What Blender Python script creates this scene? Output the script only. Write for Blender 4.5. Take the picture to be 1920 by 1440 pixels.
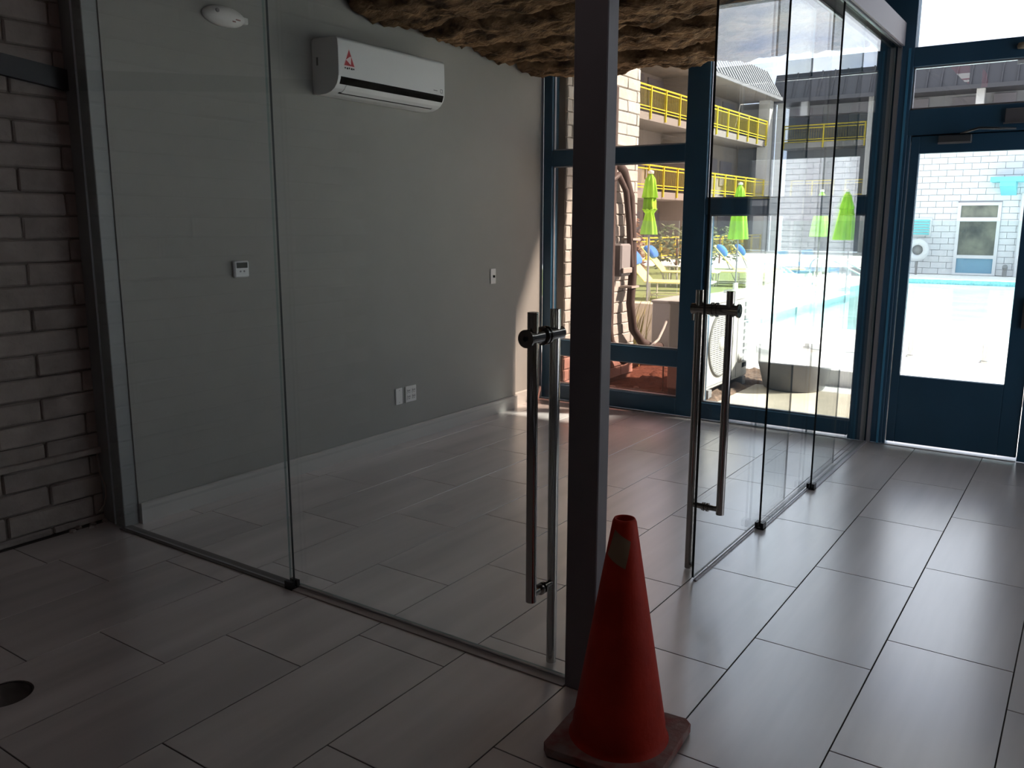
import bpy, bmesh, math, random
from mathutils import Vector, Matrix, noise
random.seed(7)
S = bpy.context.scene
for o in list(bpy.data.objects): bpy.data.objects.remove(o)
COL = S.collection
R = math.radians

# ------------------------------------------------------------ camera
CAM = Vector((-2.31697, -1.31061, 1.50366)); YAW, PITCH, ROLL = R(34.39388), R(-10.69613), R(0.15574)
fw = Vector((math.cos(PITCH)*math.cos(YAW), math.cos(PITCH)*math.sin(YAW), math.sin(PITCH)))
rt = Vector((math.sin(YAW), -math.cos(YAW), 0)); up = rt.cross(fw)
r2 = math.cos(ROLL)*rt + math.sin(ROLL)*up; u2 = -math.sin(ROLL)*rt + math.cos(ROLL)*up
cd = bpy.data.cameras.new('camera'); co = bpy.data.objects.new('camera', cd); COL.objects.link(co)
m = Matrix((r2, u2, -fw)).transposed().to_4x4(); m.translation = CAM; co.matrix_world = m
cd.sensor_width = 36; cd.lens = 1593.56/1920*36; cd.clip_start = 0.05; cd.clip_end = 400
S.camera = co

# ------------------------------------------------------------ light
S.view_settings.view_transform = 'Standard'; S.view_settings.look = 'None'
S.view_settings.gamma = 1; S.view_settings.use_curve_mapping = False
S.view_settings.exposure = 0.0
S.cycles.transparent_max_bounces = 32
S.cycles.max_bounces = 10; S.cycles.diffuse_bounces = 5
SKY = 2.4; SUN = 20.0
W = bpy.data.worlds.new('sky'); S.world = W; W.use_nodes = True
nt = W.node_tree; nt.nodes.clear()
def wn(t, **k):
    n = nt.nodes.new(t)
    for a, b in k.items(): setattr(n, a, b)
    return n
tc = wn('ShaderNodeTexCoord'); mp = wn('ShaderNodeMapping'); mp.inputs['Scale'].default_value = (1.0, 1.6, 3.2)
nz = wn('ShaderNodeTexNoise'); nz.inputs['Scale'].default_value = 3.2; nz.inputs['Detail'].default_value = 7; nz.inputs['Roughness'].default_value = .58
cr = wn('ShaderNodeValToRGB'); cr.color_ramp.elements[0].position = .40; cr.color_ramp.elements[0].color = (.56, .63, .84, 1)
cr.color_ramp.elements[1].position = .62; cr.color_ramp.elements[1].color = (1, .985, .97, 1)
bg = wn('ShaderNodeBackground'); bg.inputs['Strength'].default_value = SKY; wo = wn('ShaderNodeOutputWorld')
L = nt.links.new
L(tc.outputs['Generated'], mp.inputs[0]); L(mp.outputs[0], nz.inputs['Vector']); L(nz.outputs[0], cr.inputs[0]); L(cr.outputs[0], bg.inputs[0]); L(bg.outputs[0], wo.inputs[0])
sd = bpy.data.lights.new('sun', 'SUN'); sd.energy = SUN; sd.angle = R(3); sd.color = (1, .95, .87)
so = bpy.data.objects.new('sun', sd); COL.objects.link(so)
so.rotation_euler = Vector((-1, 2.0, -1.95)).to_track_quat('-Z', 'Y').to_euler(); so.location = (8, -6, 14)

# ------------------------------------------------------------ materials
MATS = {}
def mat(name, col, rough=.6, metal=0, var=0., nscale=6., bump=0., bscale=None, spec=.5, stretch=(1, 1, 1), objvar=0., col2=None, emit=None, lo=.35, hi=.65, detail=4, coat=None):
    if name in MATS: return MATS[name]
    M = bpy.data.materials.new(name); M.use_nodes = True; t = M.node_tree; b = t.nodes['Principled BSDF']
    b.inputs['Base Color'].default_value = (*col, 1); b.inputs['Roughness'].default_value = rough; b.inputs['Metallic'].default_value = metal
    b.inputs['Specular IOR Level'].default_value = spec
    if emit: b.inputs['Emission Color'].default_value = (*emit[:3], 1); b.inputs['Emission Strength'].default_value = emit[3]
    if var or bump or objvar or col2:
        c = t.nodes.new('ShaderNodeTexCoord'); mpn = t.nodes.new('ShaderNodeMapping'); mpn.inputs['Scale'].default_value = stretch
        g = t.nodes.new('ShaderNodeNewGeometry'); t.links.new(g.outputs['Position'], mpn.inputs[0])
        n = t.nodes.new('ShaderNodeTexNoise'); n.inputs['Scale'].default_value = nscale; n.inputs['Detail'].default_value = detail
        src = mpn.outputs[0]
        if objvar:
            oi = t.nodes.new('ShaderNodeObjectInfo'); ad = t.nodes.new('ShaderNodeVectorMath'); ad.operation = 'MULTIPLY_ADD'
            cb = t.nodes.new('ShaderNodeCombineXYZ')
            for i in range(3): t.links.new(oi.outputs['Random'], cb.inputs[i])
            ad.inputs[1].default_value = (31, 17, 23); t.links.new(cb.outputs[0], ad.inputs[0]); t.links.new(src, ad.inputs[2]); src = ad.outputs[0]
        t.links.new(src, n.inputs['Vector'])
        rp = t.nodes.new('ShaderNodeValToRGB'); rp.color_ramp.elements[0].position = lo; rp.color_ramp.elements[1].position = hi
        c1 = tuple(max(0, x*(1-var)) for x in col); c2 = col2 or tuple(min(1, x*(1+var)) for x in col)
        rp.color_ramp.elements[0].color = (*c1, 1); rp.color_ramp.elements[1].color = (*c2, 1)
        t.links.new(n.outputs[0], rp.inputs[0]); out = rp.outputs[0]
        if objvar:
            mr = t.nodes.new('ShaderNodeMapRange'); mr.inputs['To Min'].default_value = 1-objvar; mr.inputs['To Max'].default_value = 1+objvar
            t.links.new(oi.outputs['Random'], mr.inputs[0])
            vm = t.nodes.new('ShaderNodeVectorMath'); vm.operation = 'SCALE'; t.links.new(out, vm.inputs[0]); t.links.new(mr.outputs[0], vm.inputs['Scale']); out = vm.outputs[0]
        t.links.new(out, b.inputs['Base Color'])
        if bump:
            n2 = t.nodes.new('ShaderNodeTexNoise'); n2.inputs['Scale'].default_value = bscale or nscale*3; n2.inputs['Detail'].default_value = 5
            t.links.new(src, n2.inputs['Vector'])
            bp = t.nodes.new('ShaderNodeBump'); bp.inputs['Strength'].default_value = bump; bp.inputs['Distance'].default_value = .02
            t.links.new(n2.outputs[0], bp.inputs['Height']); t.links.new(bp.outputs[0], b.inputs['Normal'])
    if coat:
        b.inputs['Coat Weight'].default_value = 1; b.inputs['Coat IOR'].default_value = coat[0]; b.inputs['Coat Roughness'].default_value = coat[1]
    MATS[name] = M; return M
def glass(name, tint, r0=.045, rcol=(1, 1, 1)):
    if name in MATS: return MATS[name]
    M = bpy.data.materials.new(name); M.use_nodes = True; t = M.node_tree; t.nodes.clear()
    N = t.nodes.new; K = t.links.new
    g = N('ShaderNodeNewGeometry'); d = N('ShaderNodeVectorMath'); d.operation = 'DOT_PRODUCT'
    K(g.outputs['Normal'], d.inputs[0]); K(g.outputs['Incoming'], d.inputs[1])
    a = N('ShaderNodeMath'); a.operation = 'ABSOLUTE'; K(d.outputs['Value'], a.inputs[0])
    s = N('ShaderNodeMath'); s.operation = 'SUBTRACT'; s.inputs[0].default_value = 1; K(a.outputs[0], s.inputs[1])
    p = N('ShaderNodeMath'); p.operation = 'POWER'; p.inputs[1].default_value = 5; K(s.outputs[0], p.inputs[0])
    f = N('ShaderNodeMath'); f.operation = 'MULTIPLY_ADD'; f.inputs[1].default_value = 1-r0; f.inputs[2].default_value = r0; K(p.outputs[0], f.inputs[0])
    tr = N('ShaderNodeBsdfTransparent'); tr.inputs[0].default_value = (*tint, 1)
    gl = N('ShaderNodeBsdfGlossy'); gl.inputs['Roughness'].default_value = 0; gl.inputs[0].default_value = (*rcol, 1)
    mx = N('ShaderNodeMixShader'); K(f.outputs[0], mx.inputs[0]); K(tr.outputs[0], mx.inputs[1]); K(gl.outputs[0], mx.inputs[2])
    o = N('ShaderNodeOutputMaterial'); K(mx.outputs[0], o.inputs[0]); MATS[name] = M; return M

STEEL = mat('post_grey_steel', (.16, .15, .165), .5, 0, .06, 4)
TILE = mat('floor_tile', (.59, .535, .515), .3, 0, .20, 1.1, .02, 30, 1.0, (.45, 5, 1), .035, lo=.3, hi=.7, coat=(2.5, .27))
GROUT = mat('floor_grout', (.06, .055, .05), .9)
WALLP = mat('wall_paint_grey', (.29, .282, .265), .75, 0, .02, 2.5)
BASEP = mat('baseboard_white', (.44, .425, .40), .5)
BRICKI = mat('painted_brick_inside', (.32, .275, .25), .7, 0, .12, 9, .5, 22, objvar=.05)
MORTI = mat('painted_mortar_inside', (.22, .19, .17), .9, 0, .15, 12, .4)
BRICKO = mat('painted_brick_outside', (.40, .385, .355), .75, 0, .07, 6, .4, 18, objvar=.05)
MORTO = mat('mortar_outside', (.20, .17, .14), .9)
BLUE = mat('storefront_blue', (.020, .074, .132), .42, 0, .08, 3)
ALU = mat('aluminium_bead', (.42, .41, .43), .35, .8)
CLEAR = glass('clear_glass', (.965, .985, .98))
PANEL = glass('partition_glass', (.96, .975, .97), .05)
PINK = glass('tinted_film_glass', (.77, .69, .65), .05)
PINK2 = glass('tinted_film_glass_upper', (.77, .72, .68), .05)
PINK3 = glass('tinted_film_glass_low', (.68, .45, .40), .05)
FENCEG = glass('fence_glass', (.93, .965, .95), .03)
GEDGE = mat('glass_cut_edge', (.004, .008, .008), .5)
GEDGEL = mat('glass_cut_edge_pale', (.17, .21, .20), .4)
CHROME = mat('brushed_steel', (.40, .375, .355), .12, 1)
BLACK = mat('black_plastic', (.012, .012, .013), .4)
WHITE = mat('white_plastic', (.70, .70, .70), .4)
WHITE2 = mat('off_white_plate', (.66, .64, .62), .45)
DARKSLOT = mat('dark_slot', (.006, .006, .006), .9, spec=.05)
LCD = mat('lcd_grey', (.05, .058, .055), .2)
RED = mat('sticker_red', (.42, .02, .03), .5)
STKW = mat('sticker_white', (.78, .6, .6), .5)
STKB = mat('sticker_black', (.02, .02, .02), .5)
LOGO = mat('logo_grey', (.22, .22, .22), .5)
CONE = mat('cone_orange', (.42, .024, .010), .6, 0, .14, 9, .1, 40, .2)
CONEB = mat('cone_base_worn', (.36, .09, .07), .75, 0, .30, 14, .2, 40, col2=(.30, .21, .19))
TAPE = mat('brown_tape', (.30, .20, .12), .5)
INSUL = mat('fibreglass_insulation', (.105, .055, .026), .95, 0, .6, 9, 1.0, 40, .1, (1.6, .7, 1), col2=(.37, .225, .12), lo=.36, hi=.70, detail=9)
CEIL = mat('ceiling_dark', (.10, .085, .075), .9, 0, .2, 5)
FASC = mat('header_fascia', (.36, .33, .35), .5)
RWALL = mat('wall_paint_dark', (.36, .33, .31), .85)
CONC = mat('pool_deck_concrete', (.82, .80, .78), .8, 0, .05, 2)
BEIGE = mat('beige_pavement', (.50, .43, .34), .85, 0, .08, 3)
DIRT = mat('soil', (.13, .082, .056), .95, 0, .35, 14, .8, 30)
GRASS = mat('lawn_green', (.20, .24, .08), .9, 0, .3, 12, .5, 60)
WATER = mat('pool_water', (.50, .82, .84), .10, 0, .12, 1.2, .10, 5)
PTILE = mat('pool_waterline_tile', (.26, .56, .60), .3, 0, .25, 18)
YEL = mat('yellow_paint', (.48, .38, .025), .5)
MOTEL = mat('motel_stucco', (.24, .215, .195), .85, 0, .05, 2)
MOTEL2 = mat('motel_stucco_grey', (.20, .205, .22), .85, 0, .06, 1.5)
SLAB = mat('slab_edge', (.19, .17, .155), .8)
ROOF = mat('mansard_metal', (.035, .035, .042), .5)
RIB = mat('mansard_rib', (.19, .19, .20), .45)
DOORC = mat('motel_door', (.16, .15, .17), .6)
WHITEB = mat('white_masonry', (.60, .60, .63), .75, 0, .03, 3)
MORTW = mat('white_masonry_joint', (.42, .42, .46), .9)
TEAL = mat('turquoise_paint', (.16, .55, .60), .5)
LIME = mat('lime_canopy', (.26, .52, .03), .75, 0, .12, 5)
LOUNY = mat('yellow_sling', (.86, .76, .27), .7)
PILB = mat('blue_pillow', (.05, .18, .62), .8)
LFRAME = mat('pale_frame', (.62, .60, .52), .4)
ACW = mat('condenser_white', (.40, .39, .365), .55)
PIPE = mat('dark_pipe_wrap', (.055, .035, .03), .6)
PIPEW = mat('pale_pipe', (.34, .31, .28), .5)
GREYBOX = mat('grey_box', (.22, .215, .22), .5)
REED = mat('reed_straw', (.30, .27, .10), .8, 0, .3, 5)
LEAF = mat('shrub_leaf', (.10, .12, .05), .8, 0, .4, 8)
LEAFB = mat('shrub_brown', (.20, .10, .06), .85, 0, .4, 8)
CHAIRB = mat('blue_chair', (.10, .36, .62), .6)

# ------------------------------------------------------------ builders
ORG = {}
class MB:
    def __init__(s): s.v = []; s.f = []; s.mi = []; s.sm = []
    def add(s, vs, fs, mi=0, smooth=False):
        b = len(s.v); s.v += [Vector(x) for x in vs]
        for f in fs: s.f.append([b+i for i in f]); s.mi.append(mi); s.sm.append(smooth)
        return s
    def box(s, x0, x1, y0, y1, z0, z1, mi=0, M=None):
        vs = [Vector((x, y, z)) for x in (x0, x1) for y in (y0, y1) for z in (z0, z1)]
        if M is not None: vs = [M @ v for v in vs]
        return s.add(vs, [(0, 1, 3, 2), (4, 6, 7, 5), (0, 4, 5, 1), (2, 3, 7, 6), (0, 2, 6, 4), (1, 5, 7, 3)], mi)
    def cbox(s, x0, x1, y0, y1, z0, z1, c, mi=0, M=None):
        """box with chamfered edges (all twelve)"""
        vs = []; 
        X = (x0, x1); Y = (y0, y1); Z = (z0, z1)
        idx = {}
        for i in (0, 1):
            for j in (0, 1):
                for k in (0, 1):
                    sx, sy, sz = (1-2*i)*c, (1-2*j)*c, (1-2*k)*c
                    for ax, p in enumerate(((X[i], Y[j]+sy, Z[k]+sz), (X[i]+sx, Y[j], Z[k]+sz), (X[i]+sx, Y[j]+sy, Z[k]))):
                        idx[i, j, k, ax] = len(vs); vs.append(Vector(p))
        fs = []
        for i in (0, 1):
            q = [idx[i, 0, 0, 0], idx[i, 1, 0, 0], idx[i, 1, 1, 0], idx[i, 0, 1, 0]]; fs.append(q if i else q[::-1])
            q = [idx[0, i, 0, 1], idx[1, i, 0, 1], idx[1, i, 1, 1], idx[0, i, 1, 1]]; fs.append(q[::-1] if i else q)
            q = [idx[0, 0, i, 2], idx[1, 0, i, 2], idx[1, 1, i, 2], idx[0, 1, i, 2]]; fs.append(q if i else q[::-1])
        for i in (0, 1):
            for j in (0, 1):
                fs.append([idx[i, j, 0, 0], idx[i, j, 1, 0], idx[i, j, 1, 1], idx[i, j, 0, 1]])
                fs.append([idx[i, 0, j, 0], idx[i, 1, j, 0], idx[i, 1, j, 2], idx[i, 0, j, 2]])
                fs.append([idx[0, i, j, 1], idx[1, i, j, 1], idx[1, i, j, 2], idx[0, i, j, 2]])
                for k in (0, 1): fs.append([idx[i, j, k, 0], idx[i, j, k, 1], idx[i, j, k, 2]])
        if M is not None: vs = [M @ v for v in vs]
        return s.add(vs, fs, mi)
    def cyl(s, p0, p1, r0, r1=None, n=16, mi=0, caps=True):
        p0 = Vector(p0); p1 = Vector(p1); r1 = r0 if r1 is None else r1
        z = (p1-p0).normalized(); x = z.orthogonal().normalized(); y = z.cross(x)
        vs = []
        for p, r in ((p0, r0), (p1, r1)):
            for i in range(n): a = 2*math.pi*i/n; vs.append(p + x*math.cos(a)*r + y*math.sin(a)*r)
        s.add(vs, [(i, (i+1) % n, n+(i+1) % n, n+i) for i in range(n)], mi, True)
        if caps: s.add(vs[:n], [tuple(range(n))[::-1]], mi); s.add(vs[n:], [tuple(range(n))], mi)
        return s
    def tube(s, pts, r, n=8, mi=0):
        pts = [Vector(p) for p in pts]; rings = []; x = None
        for i, p in enumerate(pts):
            t = (pts[min(i+1, len(pts)-1)] - pts[max(i-1, 0)]).normalized()
            x = t.orthogonal().normalized() if x is None else (x - t*x.dot(t)).normalized()
            y = t.cross(x); rings.append([p + (x*math.cos(2*math.pi*k/n) + y*math.sin(2*math.pi*k/n))*r for k in range(n)])
        vs = [v for q in rings for v in q]; fs = []
        for i in range(len(pts)-1):
            for k in range(n): fs.append((i*n+k, i*n+(k+1) % n, (i+1)*n+(k+1) % n, (i+1)*n+k))
        s.add(vs, fs, mi, True); s.add(rings[0], [tuple(range(n))[::-1]], mi); s.add(rings[-1], [tuple(range(n))], mi)
        return s
    def lathe(s, prof, c=(0, 0, 0), n=28, mi=0, mod=None, smooth=True):
        vs = []
        for r, z in prof:
            for i in range(n):
                a = 2*math.pi*i/n; q = r*(mod(a, z) if mod else 1); vs.append((c[0]+q*math.cos(a), c[1]+q*math.sin(a), c[2]+z))
        fs = [(j*n+i, j*n+(i+1) % n, (j+1)*n+(i+1) % n, (j+1)*n+i) for j in range(len(prof)-1) for i in range(n)]
        return s.add(vs, fs, mi, smooth)
    def prism(s, poly, ax, a, b, mi=0):
        """poly in the two other axes, extruded along ax from a to b"""
        n = len(poly); vs = []
        for t in (a, b):
            for p in poly: q = list(p); q.insert(ax, t); vs.append(q)
        return s.add(vs, [tuple(range(n))[::-1], tuple(range(n, 2*n))] + [(i, (i+1) % n, n+(i+1) % n, n+i) for i in range(n)], mi)
    def build(s, name, mats, parent=None, local=False, bevel=0, kind=None, fix=True):
        o0 = Vector((0, 0, 0)) if (parent is None or local) else ORG.get(parent, Vector((0, 0, 0)))
        me = bpy.data.meshes.new(name); me.from_pydata([v-o0 for v in s.v], [], s.f)
        for mm in (mats if isinstance(mats, (list, tuple)) else [mats]): me.materials.append(mm)
        me.polygons.foreach_set('material_index', s.mi); me.polygons.foreach_set('use_smooth', s.sm)
        if fix:
            bm = bmesh.new(); bm.from_mesh(me); bmesh.ops.recalc_face_normals(bm, faces=bm.faces); bm.to_mesh(me); bm.free()
        me.update()
        o = bpy.data.objects.new(name, me); COL.objects.link(o)
        if parent is not None: o.parent = parent; ORG[o] = o0
        if bevel:
            bv = o.modifiers.new('bevel', 'BEVEL'); bv.width = bevel; bv.segments = 2; bv.limit_method = 'ANGLE'
        if kind: o['kind'] = kind
        return o
def thing(name, label, cat, loc=(0, 0, 0), group=None, kind=None):
    o = bpy.data.objects.new(name, None); COL.objects.link(o); o.location = loc; o.empty_display_size = .1; ORG[o] = Vector(loc)
    if label: o['label'] = label
    if cat: o['category'] = cat
    if group: o['group'] = group
    if kind: o['kind'] = kind
    return o
def tag(o, label=None, cat=None, group=None, kind=None):
    if label: o['label'] = label
    if cat: o['category'] = cat
    if group: o['group'] = group
    if kind: o['kind'] = kind
    return o
def copy_tree(o, parent=None):
    c = o.copy(); COL.objects.link(c)
    if parent is not None: c.parent = parent
    for ch in [x for x in bpy.data.objects if x.parent == o]: copy_tree(ch, c)
    return c
def bx(name, b, m, parent=None, bevel=0, kind=None): return MB().box(*b).build(name, m, parent, bevel=bevel, kind=kind)

# ------------------------------------------------------------ floor and its tiles
TW = .4064; TL = .8128; G = .0022
OFF = {-7: 1.10, -6: 1.1508, -5: .60816, -4: .87282, -3: .31336, -2: .59333, -1: .86254, 0: 1.13189, 1: .5984, 2: .86, 3: .5859, 4: .860, 5: 1.131}
HOLE = (-1.165, 1.47, .085)
def plate_with_hole(x0, x1, y0, y1, z0, z1, hole, name, m, parent, kind=None):
    bm = bmesh.new(); es = []
    def loop(ps):
        vs = [bm.verts.new((x, y, z1)) for x, y in ps]; es.extend(bm.edges.new((vs[i], vs[(i+1) % len(vs)])) for i in range(len(vs)))
    loop([(x0, y0), (x1, y0), (x1, y1), (x0, y1)])
    loop([(hole[0]+hole[2]*math.cos(2*math.pi*i/32), hole[1]+hole[2]*math.sin(2*math.pi*i/32)) for i in range(32)])
    bmesh.ops.triangle_fill(bm, use_beauty=True, edges=es)
    r = bmesh.ops.extrude_face_region(bm, geom=bm.faces[:])
    for v in [g for g in r['geom'] if isinstance(g, bmesh.types.BMVert)]: v.co.z = z0
    bmesh.ops.recalc_face_normals(bm, faces=bm.faces[:])
    me = bpy.data.meshes.new(name); bm.to_mesh(me); bm.free(); me.materials.append(m)
    o = bpy.data.objects.new(name, me); COL.objects.link(o)
    if parent: o.parent = parent
    if kind: o['kind'] = kind
    return o
floor = plate_with_hole(-4.6, 3.9, -3.4, 2.95, -.12, -.0035, (HOLE[0], HOLE[1], HOLE[2]-.006), 'floor', GROUT, None, 'structure')
tile_me = None
for r, off in OFF.items():
    y1 = -r*TW - G; y0 = -(r+1)*TW + G
    n0 = math.floor((-4.55-off)/TL)
    for n in range(n0, 8):
        xa = off+n*TL+G; xb = off+(n+1)*TL-G
        if xb < -3.6 or xa > 3.88: continue
        if y0 < -2.5: continue
        xa2, xb2 = max(xa, -4.5), min(xb, 3.885); yb = min(y1, 2.62 if xa > .02 else 2.74)
        if yb-y0 < .03 or xb2-xa2 < .03: continue
        if xa < HOLE[0] < xb and y0 < HOLE[1] < y1:
            plate_with_hole(xa, xb, y0, y1, -.003, 0, HOLE, 'floor_tile', TILE, floor); continue
        full = xa2 == xa and xb2 == xb and yb == y1
        if full and tile_me:
            o = bpy.data.objects.new('floor_tile', tile_me); COL.objects.link(o); o.parent = floor
        else:
            bb = MB().cbox(-(xb2-xa2)/2, (xb2-xa2)/2, -(yb-y0)/2, (yb-y0)/2, -.0034, 0, .0007)
            o = bb.build('floor_tile', TILE, floor, local=True)
            if full: tile_me = o.data
        o.location = ((xa2+xb2)/2, (y0+yb)/2, 0)
b = MB(); b.lathe([(HOLE[2]-.008, -.004), (HOLE[2]-.008, -.035), (0.001, -.035)], HOLE[:2]+(0,), 32)
tag(b.build('floor_box', mat('hole_dark', (.16, .15, .14), .8), fix=False), 'dark round hole cut into the floor tile in the near left corner', 'floor hole')

# ------------------------------------------------------------ walls
wl = bx('wall_left', (.012, 3.405, 2.572, 2.95, 0, 3.2), WALLP, kind='structure')
bx('wall_recess', (3.405, 3.90, 2.635, 2.95, 0, 3.2), WALLP, wl)
wb = bx('wall_brick', (-4.6, -.045, 2.782, 2.95, 0, 3.2), MORTI, kind='structure')
wb.name = 'wall_left_brick'
BP = .1068
def brick_mesh(Lx, D, H, seed, name, m):
    rnd = random.Random(seed); bm = MB().cbox(0, Lx, 0, D, 0, H, .007)
    bm.v = [v + Vector((rnd.uniform(-.002, .002), rnd.uniform(-.0025, .0025), rnd.uniform(-.002, .002))) for v in bm.v]
    return bm
bm_cache = {}
def brick(x0, x1, y0, y1, z0, z1, m, parent, seed):
    key = (round(x1-x0, 3), round(y1-y0, 3), round(z1-z0, 3), seed % 4, m.name)
    if key not in bm_cache:
        o = brick_mesh(x1-x0, y1-y0, z1-z0, seed, 'brick', m).build('brick', m, parent, local=True); bm_cache[key] = o.data
    else:
        o = bpy.data.objects.new('brick', bm_cache[key]); COL.objects.link(o); o.parent = parent
    o.location = Vector((x0, y0, z0)) - ORG.get(parent, Vector((0, 0, 0))); return o
for k in range(29):
    z0 = k*BP-.07; base = -.322 if k % 2 == 0 else -.111
    for n in range(-4, 2):
        xa = base+n*.42+.004; xb = base+(n+1)*.42-.004
        xb = min(xb, -.03)
        if xb-xa < .03 or xb < -1.7: continue
        brick(xa, xb, 2.768+random.uniform(-.003, .003), 2.80, max(z0+.004, .001), z0+BP-.004, BRICKI, wb, k*7+n)
bx('wall_back', (-4.7, -4.6, -3.5, 2.95, 0, 3.2), RWALL, kind='structure')
wr = MB().box(-4.6, .7, -3.5, -3.4, 0, 3.2).box(.7, 3.7, -3.5, -3.4, 0, .12).box(.7, 3.7, -3.5, -3.4, 2.9, 3.2).box(3.7, 4.01, -3.5, -3.4, 0, 3.2).build('wall_right', RWALL, kind='structure')
bx('canopy', (-3, 4.97, -7.5, -3.6, 3.5, 3.6), RWALL, kind='structure').name = 'ceiling_sun_shield'  # unseen roof, added to keep direct sun out of the right wall window
bx('eave', (4.012, 4.97, -10, 5, 3.5, 3.6), RWALL, kind='structure').name = 'ceiling_eave'
bx('canopy', (4.97, 5.7, -10, -1.85, 3.5, 3.6), RWALL, kind='structure').name = 'ceiling_canopy'
bx('lintel', (3.9, 4.012, -3.6, 2.95, 3.2, 3.5), RWALL, kind='structure').name = 'wall_lintel'
bx('ceiling', (-4.7, 4.05, -3.5, 2.95, 3.2, 3.3), CEIL, kind='structure')
MB().prism([(2.572, 0), (2.556, 0), (2.556, .098), (2.562, .105), (2.572, .105)], 0, .012, 3.412).build('baseboard_left', BASEP, kind='structure')
MB().prism([(2.635, 0), (2.617, 0), (2.617, .098), (2.623, .105), (2.635, .105)], 0, 3.412, 3.885).build('baseboard_recess', BASEP, kind='structure').name = 'baseboard_left_2'

# ------------------------------------------------------------ steel posts, header, tracks
def post(label, x0, x1, y0, y1, m=STEEL):
    t = thing('steel_post', label, 'post', ((x0+x1)/2, (y0+y1)/2, 0))
    MB().cbox(x0, x1, y0, y1, 0, 3.2, .003).build('shaft', m, t)
    return t
cp = post('dark grey rectangular steel corner post behind the orange cone', -.09, -.027, -.109, .001)
lp = post('dark grey steel post beside the white brick wall', -.066, .010, 2.578, 2.765, mat('post_galvanised', (.26, .265, .265), .5, 0, .06, 4))
bx('end_plate', (.012, .026, 2.548, 2.556, 0, .11), BASEP, lp)
def panel(nm, label, cat, axis, c, a0, a1, z0, z1, th=.010, edge_lo=GEDGE, edge_hi=GEDGEL):
    """a toughened glass sheet; axis 0 runs along X at y=c, axis 1 along Y at x=c"""
    t = thing(nm, label, cat, (a0, c, 0) if axis == 0 else (c, a0, 0))
    b = MB(); h = th/2
    if axis == 0: vs = [(x, y, z) for x in (a0, a1) for y in (c-h, c+h) for z in (z0, z1)]
    else: vs = [(x, y, z) for y in (a0, a1) for x in (c-h, c+h) for z in (z0, z1)]
    b.add(vs, [(0, 4, 5, 1), (2, 3, 7, 6)], 0); b.add(vs, [(0, 1, 3, 2)], 1); b.add(vs, [(4, 6, 7, 5)], 2); b.add(vs, [(0, 2, 6, 4), (1, 5, 7, 3)], 2)
    b.build('glass_sheet', [PANEL, edge_lo, edge_hi], t)
    return t
def handle(t, axis, c, pos, sgn_out):
    """ladder pull: short bar outside, long bar reaching the floor inside, lock through the glass"""
    def P(a, d, z): return (a, c+d, z) if axis == 0 else (c+d, a, z)
    so_, si = sgn_out*.066, -sgn_out*.066
    h = MB().cyl(P(pos, so_, .278), P(pos, so_, 1.234), .0175, n=20).build('pull_bar', CHROME, t)
    MB().cyl(P(pos, si, .006), P(pos, si, 1.234), .0175, n=20).build('floor_lock_bar', CHROME, t)
    k = MB().cyl(P(pos, so_*1.55, 1.155), P(pos, si*1.5, 1.155), .0225, n=24); k.cyl(P(pos, so_*1.62, 1.155), P(pos, so_*1.5, 1.155), .0285, n=28)
    k.cyl(P(pos, sgn_out*.006, 1.155), P(pos, sgn_out*.013, 1.155), .030, n=24); k.cyl(P(pos, -sgn_out*.006, 1.155), P(pos, -sgn_out*.013, 1.155), .030, n=24)
    lk = k.build('lock_barrel', CHROME, t)
    q = P(pos, si*1.42, 1.155); MB().box(q[0]-.004, q[0]+.004, q[1]-.004, q[1]+.004, 1.105, 1.15).build('thumb_turn', CHROME, lk)
    q = P(pos, so_*1.63, 1.155); e = P(pos, so_*1.66, 1.155); MB().cyl(q, e, .008, n=12).build('key_slot', BLACK, lk)
    k = MB().cyl(P(pos, so_, .30), P(pos, si, .30), .012, n=16); k.cyl(P(pos, sgn_out*.005, .30), P(pos, sgn_out*.014, .30), .019, n=16); k.cyl(P(pos, -sgn_out*.005, .30), P(pos, -sgn_out*.014, .30), .019, n=16)
    k.build('lower_standoff', CHROME, t)
ld = panel('glass_door', 'closed glass sliding door with steel ladder handle, left of the corner post', 'glass door', 1, -.05, .012, 1.376, .014, 2.70, edge_lo=mat('glass_edge_bright', (.42, .42, .43), .3))
handle(ld, 1, -.05, .118, -1)
panel('glass_panel', 'fixed glass panel in front of the grey wall, beside the brick', 'glass panel', 1, -.078, 1.322, 2.640, .008, 2.70, edge_hi=ALU)
rd = panel('glass_door', 'open glass sliding door with dark ladder handle, right of the corner post', 'glass door', 0, -.015, .950, 2.232, .014, 2.66)
handle(rd, 0, -.015, 1.062, -1)
panel('glass_panel', 'middle glass panel of the right partition, overlapping the open sliding door', 'glass panel', 0, -.045, 1.733, 3.145, .012, 2.66)
panel('glass_panel', 'farthest glass panel of the right partition, ending beside the blue door', 'glass panel', 0, -.074, 2.542, 3.872, .008, 2.66)
def guide(x, y, label, ax):
    t = thing('floor_guide', label, 'door guide', (x, y, 0), 'black floor guides of the glass panels')
    b = MB()
    if ax: b.box(x-.022, x-.008, y-.022, y+.022, 0, .035); b.box(x+.008, x+.022, y-.022, y+.022, 0, .035)
    else: b.box(x-.022, x+.022, y-.022, y-.008, 0, .035); b.box(x-.022, x+.022, y+.008, y+.022, 0, .035)
    b.box(x-.022, x+.022, y-.022, y+.022, 0, .007); b.build('guide_block', BLACK, t)
guide(-.078, 1.335, 'black floor guide under the left glass panel edge', 1)
guide(1.745, -.045, 'black floor guide under the middle panel of the right partition', 0)
guide(2.554, -.074, 'black floor guide under the farthest panel of the right partition', 0)
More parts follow.
